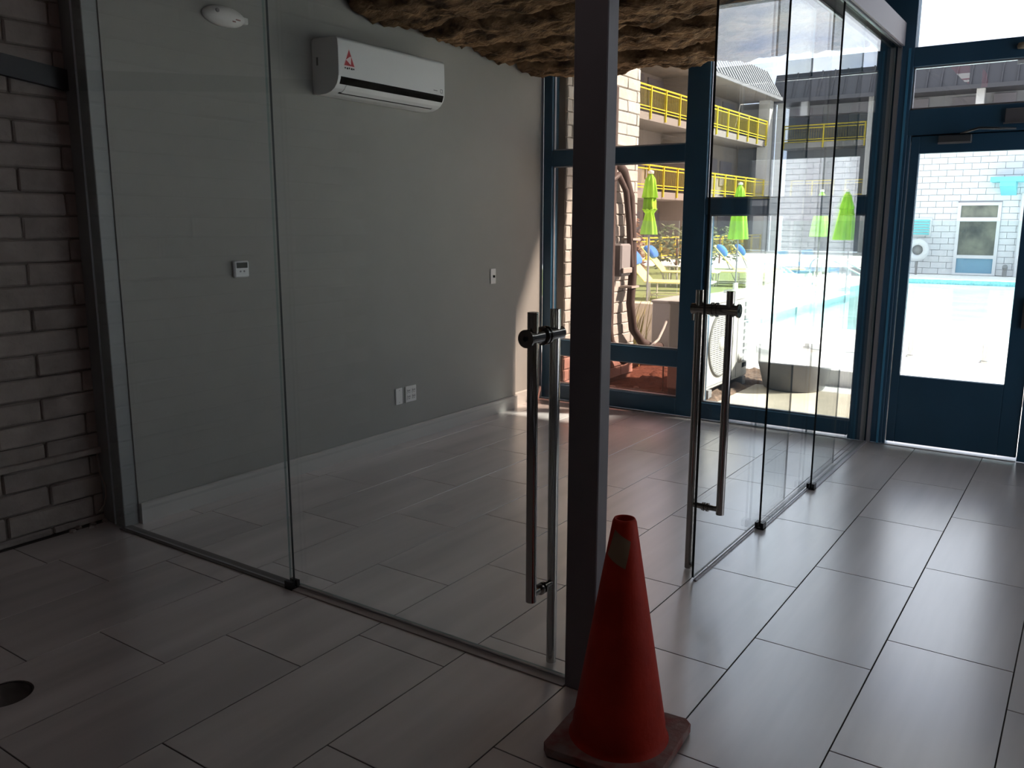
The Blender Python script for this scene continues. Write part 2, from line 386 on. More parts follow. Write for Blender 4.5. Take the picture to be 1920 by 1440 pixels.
t = thing('floor_track', 'thin metal floor track under the left glass partition', 'track', (-.065, 1.3, 0))
bx('sill_strip', (-.098, -.034, .002, 1.322, .0, .004), mat('sill_strip_taupe', (.33, .29, .27), .5), t, .001)
bx('channel', (-.098, -.034, 1.322, 2.578, .0, .005), mat('track_grey', (.13, .12, .115), .6), t, .001)
bx('channel', (-.062, -.056, .002, 1.322, .006, .010), ALU, t)
t = thing('floor_track', 'thin metal floor track under the right glass partition', 'track', (2.4, -.05, 0))
tm = mat('track_pale', (.40, .39, .42), .4, .3)
bx('channel', (.95, 3.88, -.032, -.018, 0, .006), tm, t)
bx('channel', (1.73, 3.88, -.064, -.050, 0, .006), tm, t)
bx('channel', (2.54, 3.88, -.096, -.080, 0, .006), tm, t)
t = thing('door_header', 'pale grey header beam over the right glass partition', 'header', (1.9, -.06, 2.63))
bx('fascia', (.014, 3.89, -.125, -.110, 2.635, 2.775), FASC, t)
bx('fascia', (.014, 3.89, .025, .040, 2.635, 2.775), FASC, t)
bx('top_plate', (.014, 3.89, -.110, .025, 2.760, 2.775), FASC, t)
bx('rubber_seal', (.014, 3.89, -.110, -.096, 2.622, 2.640), BLACK, t)
bx('rubber_seal', (.014, 3.89, .010, .025, 2.622, 2.640), BLACK, t)
t = thing('door_header', 'grey header beam over the left glass partition, above the frame', 'header', (-.06, 1.3, 2.70))
bx('fascia', (-.125, .01, .001, 2.576, 2.701, 2.84), FASC, t)
t = thing('wall_channel', 'slim silver channel beside the blue door holding the partition glass', 'channel', (3.885, -.09, 0))
bx('channel_side', (3.872, 3.899, -.112, -.088, 0, 2.63), ALU, t)
bx('channel_side', (3.872, 3.899, -.060, -.045, 0, 2.63), ALU, t)

# ------------------------------------------------------------ storefront (x 3.90 to 4.01)
D0, D1 = 3.90, 4.01
def bar(parent, nm, y0, y1, z0, z1, x0=D0, x1=D1): return MB().cbox(x0, x1, y0, y1, z0, z1, .003).build(nm, BLUE, parent)
def pane(parent, y0, y1, z0, z1, g, beads=True):
    MB().box(3.948, 3.956, y0, y1, z0, z1).build('pane', g, parent)
    if beads:
        b = MB(); b.box(3.925, 3.947, y0, y1, z0, z0+.012); b.box(3.925, 3.947, y0, y0+.010, z0, z1); b.box(3.925, 3.947, y1-.010, y1, z0, z1); b.box(3.925, 3.947, y0, y1, z1-.01, z1)
        b.build('glazing_bead', ALU, parent)
w1 = thing('window_1', None, None, (3.95, 1.9, 0), kind='structure')
bar(w1, 'jamb', 2.548, 2.632, 0, 3.2); bar(w1, 'mullion', 1.188, 1.365, 0, 3.2)
bar(w1, 'rail', 1.365, 2.548, 1.972, 2.098); bar(w1, 'rail', 1.365, 2.548, .390, .522); bar(w1, 'rail', 1.365, 2.548, 0, .138); bar(w1, 'rail', 1.365, 2.548, 3.05, 3.2)
pane(w1, 1.365, 2.548, 2.098, 3.05, PINK2); pane(w1, 1.365, 2.548, .522, 1.972, PINK, True); pane(w1, 1.365, 2.548, .138, .390, PINK3)
bx('trim', (3.862, 3.90, 2.632, 2.70, 0, 3.2), ALU, w1)
w2 = thing('window_2', None, None, (3.95, .6, 0), kind='structure')
bar(w2, 'mullion', -.185, .036, 0, 3.2); bar(w2, 'rail', .036, 1.188, 1.572, 1.690); bar(w2, 'rail', .036, 1.188, 0, .128); bar(w2, 'rail', .036, 1.188, 3.05, 3.2)
bar(w2, 'stop', 1.150, 1.188, .128, 1.572, 3.93, 4.0)
pane(w2, .036, 1.188, 1.690, 3.05, CLEAR); pane(w2, .036, 1.15, .128, 1.572, CLEAR)
d1 = thing('door_1', None, None, (3.95, -.6, 0), kind='structure')
bar(d1, 'jamb', -1.10, -1.002, 0, 2.502); bar(d1, 'door_head', -1.002, -.185, 2.075, 2.236); bar(d1, 'door_stop', -1.002, -.185, 2.04, 2.075, 3.96, 3.99)
bar(d1, 'transom_bar', -1.002, -.185, 2.502, 2.622); bar(d1, 'rail', -3.4, -.185, 3.05, 3.2)
bar(d1, 'jamb', -.205, -.185, 0, 2.075, 3.905, 4.0)
pane(d1, -1.002, -.185, 2.236, 2.502, CLEAR); pane(d1, -3.3, -.185, 2.622, 3.05, CLEAR, False)
q = MB()
for y0, y1 in ((-.262, -.209), (-.997, -.886)): q.cbox(3.912, 3.957, y0, y1, .022, 2.068, .003)
q.cbox(3.912, 3.957, -.886, -.262, 1.958, 2.068, .003)
lf = q.build('door_leaf', BLUE, d1)
bar(lf, 'kick_panel', -.886, -.262, .022, .488, 3.912, 3.957)
MB().box(3.930, 3.938, -.886, -.262, .488, 1.958).build('pane', CLEAR, lf)
bx('threshold', (3.885, 4.03, -1.0, -.19, 0, .004), ALU, d1)
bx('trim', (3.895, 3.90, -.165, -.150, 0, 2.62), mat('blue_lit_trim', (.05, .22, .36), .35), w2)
cl = MB().cbox(3.862, 3.912, -.565, -.375, 2.012, 2.062, .004).build('door_closer', mat('closer_steel', (.10, .105, .11), .4, .5), d1)
bx('closer_plate', (3.855, 3.862, -.565, -.375, 2.008, 2.020), ALU, cl)
MB().tube([(3.875, -.50, 2.070), (3.70, -.62, 2.082), (3.86, -.80, 2.082)], .008, 6).build('closer_arm', mat('closer_arm', (.06, .065, .07), .4, .6), cl)
b = MB().cbox(3.872, 3.902, -.86, -.735, 2.115, 2.205, .004); b.box(3.862, 3.872, -.865, -.730, 2.113, 2.121)
b.build('latch_box', mat('latch_grey', (.17, .16, .165), .4, .4), d1)
bx('door_pull', (3.885, 3.911, -.985, -.945, .86, 1.05), mat('pull_dark', (.09, .085, .08), .4, .5), lf, .003)
MB().lathe([(.0005, .0), (.03, .004), (.034, .02), (.028, .036), (.0005, .042)], (3.885, -.792, 2.545), 16).build('round_sensor', mat('sensor_beige', (.28, .22, .15), .5), d1)
b = MB(); b.box(3.944, 3.948, -.80, -.765, 2.47, 2.495); b.build('sensor_tag', WHITE, d1)
w5 = thing('window_3', None, None, (2, -3.45, 0), kind='structure')
for x in (.7, 2.16, 3.62): MB().cbox(x, x+.08, -3.5, -3.4, .12, 2.9, .003).build('mullion', BLUE, w5)
for z in (.12, 2.82): MB().cbox(.78, 3.62, -3.49, -3.41, z, z+.08, .003).build('rail', BLUE, w5)
MB().box(.78, 3.62, -3.456, -3.448, .2, 2.82).build('pane', CLEAR, w5)
bx('wall_entrance', (3.9, 4.012, -3.4, -1.10, 0, 2.50), mat('entrance_wall_dark', (.05, .055, .065), .8), kind='structure')
MB().cbox(D0, D1, -3.4, -1.002, 2.502, 2.622, .003).build('transom_bar', BLUE, d1)

# ------------------------------------------------------------ wall-mounted things on the grey wall (front of wall y = 2.572)
WY = 2.572
t = thing('air_conditioner', 'white wall-mounted split air conditioner with a red triangle sticker', 'air conditioner', (1.775, WY, 2.235))
def arc(cx, cz, r, a0, a1, n=6): return [(cx+r*math.cos(R(a0+(a1-a0)*i/n)), cz+r*math.sin(R(a0+(a1-a0)*i/n))) for i in range(n+1)]
# profile in (depth from wall, z)
prof = [(0, 2.238), (0, 2.532), (.02, 2.545)] + arc(.185, 2.515, .025, 85, 5) + [(.212, 2.42), (.211, 2.335), (.208, 2.312)] + [(.196, 2.285), (.176, 2.262), (.15, 2.246), (.11, 2.235), (.05, 2.232)]
X0, X1 = 1.298, 2.252
MB().prism([(WY-d, z) for d, z in prof], 0, X0, X1).build('body', WHITE, t)
b = MB(); b.prism([(WY-d, z) for d, z in [(.2118, 2.326), (.2128, 2.326), (.2132, 2.42), (.2122, 2.505), (.2112, 2.505)]], 0, X0+.001, X1-.001)
fp = b.build('front_panel', WHITE, t, bevel=.001)
b = MB(); b.prism([(WY-d, z) for d, z in [(.2128, 2.324), (.2092, 2.309), (.1985, 2.284), (.19, 2.285), (.20, 2.324)]], 0, X0+.02, X1-.012); b.build('air_outlet', DARKSLOT, t)
b = MB(); b.prism([(WY-d, z) for d, z in [(.1985, 2.2835), (.1782, 2.2595), (.1530, 2.2435), (.150, 2.247), (.176, 2.263), (.195, 2.285)]], 0, X0+.075, X1-.07); b.build('louver_flap', WHITE, t)
b = MB(); b.prism([(WY-d, z) for d, z in [(.1515, 2.2475), (.1525, 2.2445), (.140, 2.2405), (.139, 2.2435)]], 0, X0+.06, X1-.06); b.build('lower_seam', DARKSLOT, t)
def flat(poly, y, th): return MB().prism([(x, z) for x, z in poly], 1, y-th, y)
sx, sz, yf = X0+.045, 2.388, WY-.2134
st = flat([(sx-.004, sz-.005), (sx+.084, sz-.005), (sx+.084, sz+.004), (sx+.040, sz+.096), (sx-.004, sz+.006)], yf, .0006).build('warning_sticker', STKW, t)
flat([(sx, sz), (sx+.080, sz), (sx+.040, sz+.088)], yf-.0006, .0004).build('red_triangle', RED, st)
flat([(sx+.014, sz+.031), (sx+.052, sz+.006), (sx+.056, sz+.052), (sx+.044, sz+.050)], yf-.001, .0003).build('pictogram', STKW, st)
b = MB()
for i, (w, h) in enumerate(((.010, .008), (.012, .008), (.009, .010), (.014, .009), (.012, .008))):
    x = sx+.002+i*.0165; b.box(x, x+w, yf-.0006, yf, sz-.018-(i % 2)*.002, sz-.018+h)
b.build('sticker_lettering', STKB, t)
flat([(X0+.838, 2.347), (X0+.878, 2.347), (X0+.878, 2.352), (X0+.838, 2.352)], yf, .0005).build('maker_mark', LOGO, t)
b = MB(); ex = X1-.035
for bxx in ((ex-.012, ex+.012, 2.338, 2.342), (ex-.012, ex+.012, 2.358, 2.362), (ex-.012, ex-.008, 2.338, 2.362), (ex+.008, ex+.012, 2.338, 2.362)): b.box(bxx[0], bxx[1], yf-.0005, yf, bxx[2], bxx[3])
b.build('square_emblem', LOGO, t)
bx('side_clip', (X0-.001, X0, WY-.05, WY-.035, 2.395, 2.44), LOGO, t)

t = thing('thermostat', 'small white wall thermostat with a dark display, seen through the left glass', 'thermostat', (.72, WY, 1.25))
tx, tz = .707, 1.255
MB().cbox(tx-.048, tx+.048, WY-.026, WY, tz-.045, tz+.045, .006).build('case', WHITE, t)
MB().cbox(tx-.036, tx+.036, WY-.028, WY-.0255, tz+.006, tz+.036, .001).build('display', LCD, t)
b = MB()
for dx in (-.012, .012): b.cyl((tx+dx, WY-.026, tz-.012), (tx+dx, WY-.029, tz-.012), .005, n=12)
b.build('button', GREYBOX, t)

def plate(nm, label, cat, x, z, w, h):
    t = thing(nm, label, cat, (x, WY, z))
    MB().cbox(x-w/2, x+w/2, WY-.008, WY, z-h/2, z+h/2, .004).build('cover_plate', WHITE2, t); return t
t = plate('blank_plate', 'blank white cover plate left of the socket, low on the grey wall', 'wall plate', 1.972, .332, .072, .115)
for dz in (-.042, .042): MB().cyl((1.972, WY-.008, .332+dz), (1.972, WY-.009, .332+dz), .003, n=8).build('screw', GREYBOX, t)
ox, oz = 2.095, .332
t = plate('wall_socket', 'white double wall socket with four outlets, low on the grey wall', 'socket', ox, oz, .116, .115)
for dx in (-.026, .026):
    for dz in (-.021, .021):
        k = MB().cbox(ox+dx-.017, ox+dx+.017, WY-.0105, WY-.007, oz+dz-.0165, oz+dz+.0165, .003).build('outlet', WHITE2, t)
        b = MB(); b.box(ox+dx-.009, ox+dx-.005, WY-.0115, WY-.010, oz+dz, oz+dz+.010); b.box(ox+dx+.005, ox+dx+.009, WY-.0115, WY-.010, oz+dz, oz+dz+.010); b.cyl((ox+dx, WY-.0105, oz+dz-.008), (ox+dx, WY-.0115, oz+dz-.008), .0032, n=10)
        b.build('outlet_holes', DARKSLOT, k)
t = plate('light_switch', 'white light switch plate near the window end of the grey wall', 'switch', 3.083, 1.10, .072, .118)
bx('toggle', (3.083-.005, 3.083+.005, WY-.022, WY-.007, 1.09, 1.108), DARKSLOT, t)
t = thing('smoke_alarm', 'round white alarm unit high on the grey wall, behind the left glass', 'alarm', (.69, WY, 2.55))
M4 = Matrix.Translation((.69, WY, 2.55)) @ Matrix.Rotation(R(90), 4, 'X')
b = MB(); b.lathe([(.0, .0), (.125, .0), (.128, .012), (.118, .030), (.085, .046), (.04, .052), (.0005, .053)], n=40); b.v = [M4 @ Vector((v.x, v.y*.40, v.z)) for v in b.v]; b.build('dome', WHITE2, t)
MB().cyl((.625, WY-.045, 2.565), (.625, WY-.053, 2.565), .010, n=14).build('lens', GREYBOX, t)
b = MB(); b.box(.735, .765, WY-.0515, WY-.042, 2.536, 2.542); b.box(.715, .735, WY-.051, WY-.042, 2.525, 2.531); b.build('lamp_slot', mat('slot_pink', (.30, .16, .14), .5), t)
bx('side_strobe', (.795, .832, WY-.03, WY, 2.533, 2.566), WHITE2, t, .004)

# ------------------------------------------------------------ things on the brick wall
t = thing('wall_beam', 'black steel bar running across the painted brick wall, upper left', 'beam', (-.4, 2.76, 2.2))
b = MB(); b.add([(-1.6, 2.735, 2.36), (-.046, 2.735, 2.197), (-.046, 2.735, 2.103), (-1.6, 2.735, 2.28), (-1.6, 2.77, 2.36), (-.046, 2.77, 2.197), (-.046, 2.77, 2.103), (-1.6, 2.77, 2.28)], [(0, 1, 2, 3), (7, 6, 5, 4), (0, 4, 5, 1), (3, 2, 6, 7), (1, 5, 6, 2), (0, 3, 7, 4)])
b.build('bar', BLACK, t)
t = thing('cable_raceway', 'white flat cable raceway along the painted brick wall near the floor', 'raceway', (-.6, 2.76, .38))
MB().cbox(-1.7, -.03, 2.738, 2.768, .362, .392, .004).build('trunking', BRICKI, t)
t = MB().tube([(-.085, 2.745, .36), (-.095, 2.735, .30), (-.085, 2.725, .25), (-.075, 2.715, .20), (-.078, 2.71, .15), (-.09, 2.71, .10), (-.115, 2.715, .075)], .0035, 6).build('loose_wire', mat('wire_beige', (.30, .25, .21), .6))
tag(t, 'thin pale wire hanging from the raceway beside the grey post', 'wire')
rnd = random.Random(5)
for i in range(7):
    x, y = rnd.uniform(-.26, -.06), rnd.uniform(2.70, 2.76); b = MB(); r = rnd.uniform(.008, .018)
    vs = []
    b.lathe([(.0005, 0), (r, .0), (r*.9, r*.5), (r*.4, r*.9), (.0005, r)], (x, y, 0), 7, smooth=False, mod=lambda a, z: 1+.3*math.sin(3*a+i))
    tag(b.build('plaster_crumb', BRICKI), 'small broken plaster crumb at the foot of the white brick wall', 'rubble', 'plaster crumbs at the foot of the brick wall')

# ------------------------------------------------------------ hanging insulation
def batt(label, x0, x1, y0, y1, zb, zt, seed, sag):
    nx, ny = 26, 110; vs = []; fs = []
    def ns(x, y, s): return noise.noise(Vector((x*s, y*s, seed*3.7)))
    for k in (0, 1):
        for i in range(nx+1):
            for j in range(ny+1):
                u, v = i/nx, j/ny; x = x0+(x1-x0)*u; y = y0+(y1-y0)*v
                ex = min(u, 1-u)*2; edge = (1-max(0, 1-ex*4)**2)**.5
                if k == 0:
                    z = zt-(zt-zb)*(.35+.65*edge) + .035*ns(x, y, 4) + .026*ns(x*1.6, y, 11) + .012*ns(x, y*1.5, 30) - sag*math.sin(math.pi*v)**2*edge
                else: z = zt
                dx = .022*ns(x+9, y, 6)*(0 if i in (0, nx) else min(u, 1-u)*2); vs.append((x+dx, y+.03*ns(x, y+5, 5)*(j in (0, ny) or 1), z))
    n1 = (nx+1)*(ny+1); id_ = lambda k, i, j: k*n1+i*(ny+1)+j
    for k in (0, 1):
        for i in range(nx):
            for j in range(ny):
                q = [id_(k, i, j), id_(k, i+1, j), id_(k, i+1, j+1), id_(k, i, j+1)]; fs.append(q if k else q[::-1])
    for i in range(nx): fs += [[id_(0, i, 0), id_(0, i+1, 0), id_(1, i+1, 0), id_(1, i, 0)], [id_(0, i, ny), id_(1, i, ny), id_(1, i+1, ny), id_(0, i+1, ny)]]
    for j in range(ny): fs += [[id_(0, 0, j), id_(1, 0, j), id_(1, 0, j+1), id_(0, 0, j+1)], [id_(0, nx, j), id_(0, nx, j+1), id_(1, nx, j+1), id_(1, nx, j)]]
    b = MB(); b.add(vs, fs, 0, True); o = b.build('insulation_batt', INSUL)
    return tag(o, label, 'insulation', 'insulation batts hanging under the ceiling')
batt('brown insulation batt hanging lowest, right against the blue window frame', 3.345, 3.86, .06, 2.545, 2.655, 3.0, 1, .02)
batt('brown insulation batt hanging second from the blue window frame', 2.765, 3.34, .06, 2.55, 2.69, 3.02, 2, .02)
batt('brown insulation batt hanging third from the blue window frame, above the air conditioner', 2.185, 2.76, .06, 2.55, 2.715, 3.04, 3, .015)
batt('brown insulation batt hanging farthest from the window, at the upper left', 1.55, 2.18, .06, 2.55, 2.735, 3.06, 4, .01)

t = thing('ceiling_light', 'lit white ceiling light with a red housing, mirrored in the glass above the door', 'ceiling light', (-1.0, .18, 3.2))
LITE = mat('lamp_diffuser', (.9, .9, .9), .5, emit=(1, .97, .95, 2.6)); REDH = mat('lamp_red_housing', (.45, .02, .04), .4, emit=(.9, .05, .12, .5))
bx('diffuser', (-1.0, -.55, .02, .34, 3.13, 3.15), LITE, t); bx('diffuser', (-1.28, -1.05, .02, .30, 3.13, 3.15), LITE, t)
b = MB()
for q_ in ((-1.75, -1.28, .02, .18), (-.55, -.40, -.02, .38), (-1.28, -.55, -.02, .02), (-1.28, -.55, .34, .38), (-1.05, -1.0, .02, .34)): b.box(q_[0], q_[1], q_[2], q_[3], 3.12, 3.2)
b.build('housing', REDH, t)

# ------------------------------------------------------------ cone
cl_ = Vector((-.414, -.098)); cb_ = Vector((-.080, -.070)); cr_ = Vector((-.075, -.427))
cc = (cl_+cr_)/2 + Vector((-.022, -.028)); ang = math.atan2(cb_.y-cl_.y, cb_.x-cl_.x)
t = thing('traffic_cone', 'orange traffic cone with a worn square base and brown tape near its tip', 'traffic cone', (cc.x, cc.y, 0))
t.rotation_euler.z = ang
h = .171; ch = .022
base = [(-h+ch, -h), (h-ch, -h), (h, -h+ch), (h, h-ch), (h-ch, h), (-h+ch, h), (-h, h-ch), (-h, -h+ch)]
b = MB(); b.prism(base, 2, .004, .032)
for sx_ in (-1, 1):
    for sy_ in (-1, 1): b.box(sx_*.14-.02, sx_*.14+.02, sy_*.14-.02, sy_*.14+.02, 0, .005)
b.build('base', CONEB, t, local=True, bevel=.004)
prof = [(.148, .030), (.141, .036), (.136, .05), (.134, .08), (.034, .685), (.030, .694), (.026, .695), (.024, .690), (.024, .60)]
MB().lathe(prof, n=48).build('body', CONE, t, local=True)
def cone_r(z): return .134+(.034-.134)*(z-.08)/(.685-.08)
b = MB(); vs = []; A0 = math.atan2(CAM.y-cc.y, CAM.x-cc.x)-ang
N = 10
for j in range(N+1):
    for i in range(N+1):
        u, v = i/N, j/N; a = A0+.55-1.2*u+.35*v-.45; z = .565+.075*v+.03*u; r = cone_r(z)+.0012; vs.append((r*math.cos(a), r*math.sin(a), z))
b.add(vs, [(j*(N+1)+i, j*(N+1)+i+1, (j+1)*(N+1)+i+1, (j+1)*(N+1)+i) for j in range(N) for i in range(N)], 0, True)
b.build('tape', TAPE, t, local=True)

# ============================================================ outdoors
# ground
def poly_hole(outer, hole, z, depth, name, mats):
    bm = bmesh.new(); es = []; loops = []
    for ps in (outer, hole):
        vs = [bm.verts.new((x, y, z)) for x, y in ps]; loops.append(vs); es += [bm.edges.new((vs[i], vs[(i+1) % len(vs)])) for i in range(len(vs))]
    bmesh.ops.triangle_fill(bm, use_beauty=True, edges=es)
    hv = loops[1]; low = [bm.verts.new((v.co.x, v.co.y, z-.30)) for v in hv]; low2 = [bm.verts.new((v.co.x, v.co.y, z-depth)) for v in hv]
    for A, B, mi in ((hv, low, 1), (low, low2, 2)):
        for i in range(len(hv)):
            f = bm.faces.new((A[i], A[(i+1) % len(hv)], B[(i+1) % len(hv)], B[i])); f.material_index = mi
    f = bm.faces.new(low2); f.material_index = 2
    bmesh.ops.recalc_face_normals(bm, faces=bm.faces[:])
    for f in bm.faces:
        if f.material_index == 0 and f.normal.z < 0: f.normal_flip()
    me = bpy.data.meshes.new(name); bm.to_mesh(me); bm.free()
    for x in mats: me.materials.append(x)
    o = bpy.data.objects.new(name, me); COL.objects.link(o); return o
POOL = [(10.7, 3.1), (14.4, 4.3), (18, 3.9), (24.3, 3.3), (24.3, -3.35), (10.7, -3.35)]
g = poly_hole([(6.2, -16), (46.6, -16), (46.6, 16.5), (6.2, 16.5)], POOL, -.01, 1.3, 'ground', [CONC, PTILE, mat('pool_floor', (.45, .75, .76), .8)]); g['kind'] = 'structure'
bx('ground', (4.01, 6.2, -16, .9, -.2, -.01), CONC, kind='structure').name = 'ground_near'
bx('ground_side', (4.01, 6.2, .9, 16.5, -.2, -.012), DIRT, kind='structure')
w = MB(); w.prism([(x, y) for x, y in POOL], 2, -1.2, -.14); tag(w.build('pool_water', WATER), 'turquoise water filling the swimming pool', 'water', kind='stuff')
bx('pavement', (4.01, 5.6, -.2, 1.28, -.1, .0), BEIGE, kind='structure').name = 'floor_outside'
b = MB(); rnd = random.Random(3)
nx, ny = 40, 30; vs = [(4.4+2.0*i/nx, 1.25+1.135*j/ny, max(-.06, .005+.045*noise.noise(Vector((i*.33, j*.33, 2)))+.025*noise.noise(Vector((i*.9, j*.9, 5))) + (-.2 if i in (0, nx) or j in (0, ny) else 0))) for i in range(nx+1) for j in range(ny+1)]
b.add(vs, [(i*(ny+1)+j, (i+1)*(ny+1)+j, (i+1)*(ny+1)+j+1, i*(ny+1)+j+1) for i in range(nx) for j in range(ny)], 0, True)
tag(b.build('soil_bed', DIRT), 'bare brown soil in the bed outside the window', 'soil', kind='stuff')
b = MB(); b.prism([(9.2, 5.7), (26, 5.7), (26, 13.9), (9.2, 13.9)], 2, -.05, .012); tag(b.build('lawn', GRASS), 'strip of green lawn under the yellow sun loungers', 'grass', kind='stuff')
t = thing('planter_bowl', 'grey round concrete planter on the pavement outside the right window bay', 'planter', (5.62, .93, 0))
MB().lathe([(.001, 0), (.25, 0), (.27, .01), (.35, .30), (.36, .38), (.33, .38), (.31, .33), (.001, .33)], (5.62, .93, 0), 40).build('bowl', mat('planter_grey', (.17, .165, .17), .85, 0, .1, 8), t)
MB().lathe([(.001, .02), (.2, .015), (.305, 0)], (5.62, .93, .332), 24).build('planter_soil', DIRT, t)
bx('kerb', (5.98, 6.2, -5, .76, -.05, .14), CONC, kind='structure').name = 'trim_2'
bx('kerb', (7.6, 7.9, 2.9, 5.6, -.05, .50), mat('planter_beige', (.50, .45, .36), .85), kind='structure').name = 'trim_3'

# white brick wall running out from the storefront
t = thing('garden_wall', 'white painted brick wall outside the left window bay', 'wall', (4.5, 2.5, 0))
bx('mortar_core', (4.012, 5.35, 2.487, 2.69, -.05, 3.6), MORTO, t)
for k in range(35):
    z0 = .03+k*.104; base = 4.90 if k % 2 else 5.10
    xs = [4.014] + sorted(x for x in (base-.8, base-.4, base, base+.4) if 4.05 < x < 5.33) + [5.365]
    for a, c in zip(xs, xs[1:]):
        if c-a < .03: continue
        brick(a+.003, c-.003, 2.47+random.uniform(-.004, .004), 2.515, z0+.003, z0+.101, BRICKO, t, k)

# pipes on that wall
t = thing('pipe_bundle', 'dark wrapped refrigerant pipes arching along the white brick wall', 'pipe')
MB().tube([(4.35, 2.345, 1.62), (4.5, 2.345, 1.98), (4.64, 2.34, 2.08), (4.80, 2.33, 1.98), (4.93, 2.32, 1.75), (4.99, 2.32, 1.4), (5.02, 2.32, 1.0), (4.97, 2.31, .75), (5.02, 2.30, .50), (5.2, 2.3, .36), (5.6, 2.38, .25), (6.02, 2.46, .2)], .042, 10).build('wrapped_pipe', PIPE, t)
MB().tube([(4.35, 2.33, 1.5), (4.5, 2.32, 1.86), (4.66, 2.31, 1.94), (4.80, 2.30, 1.8), (4.88, 2.30, 1.5), (4.94, 2.30, 1.1)], .030, 8).build('wrapped_pipe', PIPE, t)
MB().tube([(4.60, 2.345, 2.7), (4.60, 2.345, .45)], .045, 10).build('wrapped_pipe', PIPE, t)
MB().tube([(4.47, 2.345, 2.2), (4.46, 2.34, .9), (4.60, 2.32, .42), (4.85, 2.3, .2)], .04, 10).build('wrapped_pipe', PIPE, t)
for z in (.9, 1.35): bx('pipe_clamp', (4.90, 5.06, 2.265, 2.39, z, z+.02), PIPEW, t)
t = thing('conduit', 'pale conduit and hose looping low along the white brick wall', 'pipe')
MB().tube([(4.66, 2.36, 1.05), (4.66, 2.36, .40), (4.78, 2.30, .28), (5.05, 2.2, .26), (5.4, 2.2, .36), (5.75, 2.3, .44), (6.08, 2.42, .48)], .013, 8).build('hose', PIPEW, t)
MB().tube([(4.72, 2.37, 1.0), (4.72, 2.37, .62), (4.68, 2.37, .5)], .014, 8).build('hose', PIPEW, t)
t = thing('disconnect_box', 'grey electrical box on the white brick wall beside the pipes', 'electrical box', (4.78, 2.36, 1.05))
MB().cbox(4.68, 4.88, 2.27, 2.39, 1.02, 1.32, .015).build('case', GREYBOX, t); MB().cbox(4.69, 4.87, 2.25, 2.272, 1.05, 1.10, .004).build('latch', PIPEW, t)

for o_ in bpy.data.objects:
    if o_.name in ('pipe_bundle', 'conduit', 'disconnect_box'): o_.location += Vector((.12, .07, 0))

# condensers
def condenser(label, x0, y0, w, d, h, coil=False):
    t = thing('condenser_unit', label, 'air conditioner', (x0+w/2, y0+d/2, 0))
    MB().cbox(x0, x0+w, y0, y0+d, .07, h, .012).build('case', ACW, t)
    MB().cbox(x0-.01, x0+w+.01, y0-.01, y0+d+.01, h-.02, h+.008, .006).build('lid', ACW, t)
    for fx in (x0+.08, x0+w-.16): bx('foot', (fx, fx+.08, y0-.02, y0+d+.02, 0, .075), GREYBOX, t)
    if coil:
        for z0, z1 in ((.13, h*.52), (h*.57, h-.06)):
            k = bx('coil_opening', (x0+.05, x0+w-.05, y0-.004, y0+.004, z0, z1), mat('coil_dark', (.05, .03, .028), .8), t)
            for i in range(4): z = z0+(i+.6)*(z1-z0)/4.2; bx('guard_bar', (x0+.05, x0+w-.05, y0-.010, y0-.004, z, z+.008), GREYBOX, k)
        return t
    cx, cz, r = x0+w*.34, (h+.07)/2, .275
    M = Matrix.Translation((cx, y0, cz)) @ Matrix.Rotation(R(90), 4, 'X')
    b = MB(); b.lathe([(r+.02, 0), (r+.018, .012), (r, .014), (r, .002), (.001, .002)], n=40); b.v = [M @ v for v in b.v]; b.build('fan_housing', mat('grille_gap', (.13, .125, .115), .8), t, fix=False)
    b = MB(); n_ = 30
    for k in range(n_):
        z = -r+(k+.5)*2*r/n_; hh = (r*r-z*z)**.5; b.box(cx-hh, cx+hh, y0-.013, y0-.006, cz+z-.0058, cz+z+.0058)
    for k in range(-3, 4):
        x = k*r/3.6; hh = (r*r-x*x)**.5; b.box(cx+x-.006, cx+x+.006, y0-.014, y0-.006, cz-hh, cz+hh)
    tag(b.build('fan_grille', ACW, t), kind='stuff')
    M2 = Matrix.Translation((0, -.006, 0)) @ M; b = MB(); b.lathe([(.001, .012), (.06, .012), (.065, .004), (.065, 0)], n=20); b.v = [M2 @ v for v in b.v]; b.build('fan_hub', ACW, t)
    for k in range(10):
        z = .16+k*(h-.24)/9.3; bx('louver_slot', (x0+w-.14, x0+w-.02, y0-.003, y0+.004, z, z+.045), DARKSLOT, t)
    b = MB(); b.box(x0+.03, x0+w*.70, y0-.003, y0, .10, .106); b.box(x0+w*.72, x0+w*.726, y0-.003, y0, .09, h-.04); b.build('panel_seam', GREYBOX, t)
    M3 = Matrix.Translation((x0+w*.80, y0, .27)) @ Matrix.Rotation(R(90), 4, 'X'); b = MB(); b.lathe([(.001, .02), (.05, .018), (.055, 0)], n=16); b.v = [M3 @ v for v in b.v]; b.build('valve_cover', ACW, t)
    return t
condenser('white condenser unit outside the right window bay, fan grille facing the path', 4.56, 1.40, 1.10, .34, .84)
condenser('farther condenser unit seen through the tinted left window, beside the reeds', 6.22, 2.26, .85, .42, .68, True)
t = MB().cyl((4.66, 1.82, 0), (4.66, 1.82, .42), .008, n=8).build('marker_stake', PIPEW); tag(t, 'thin pale stake standing in the soil behind the low window pane', 'stake')
t = MB().cyl((5.95, 1.32, 0), (5.99, 1.30, .36), .010, n=8).build('marker_stake', LEAFB); tag(t, 'thin brown stake in the soil right of the white condenser', 'stake')
rnd = random.Random(11)
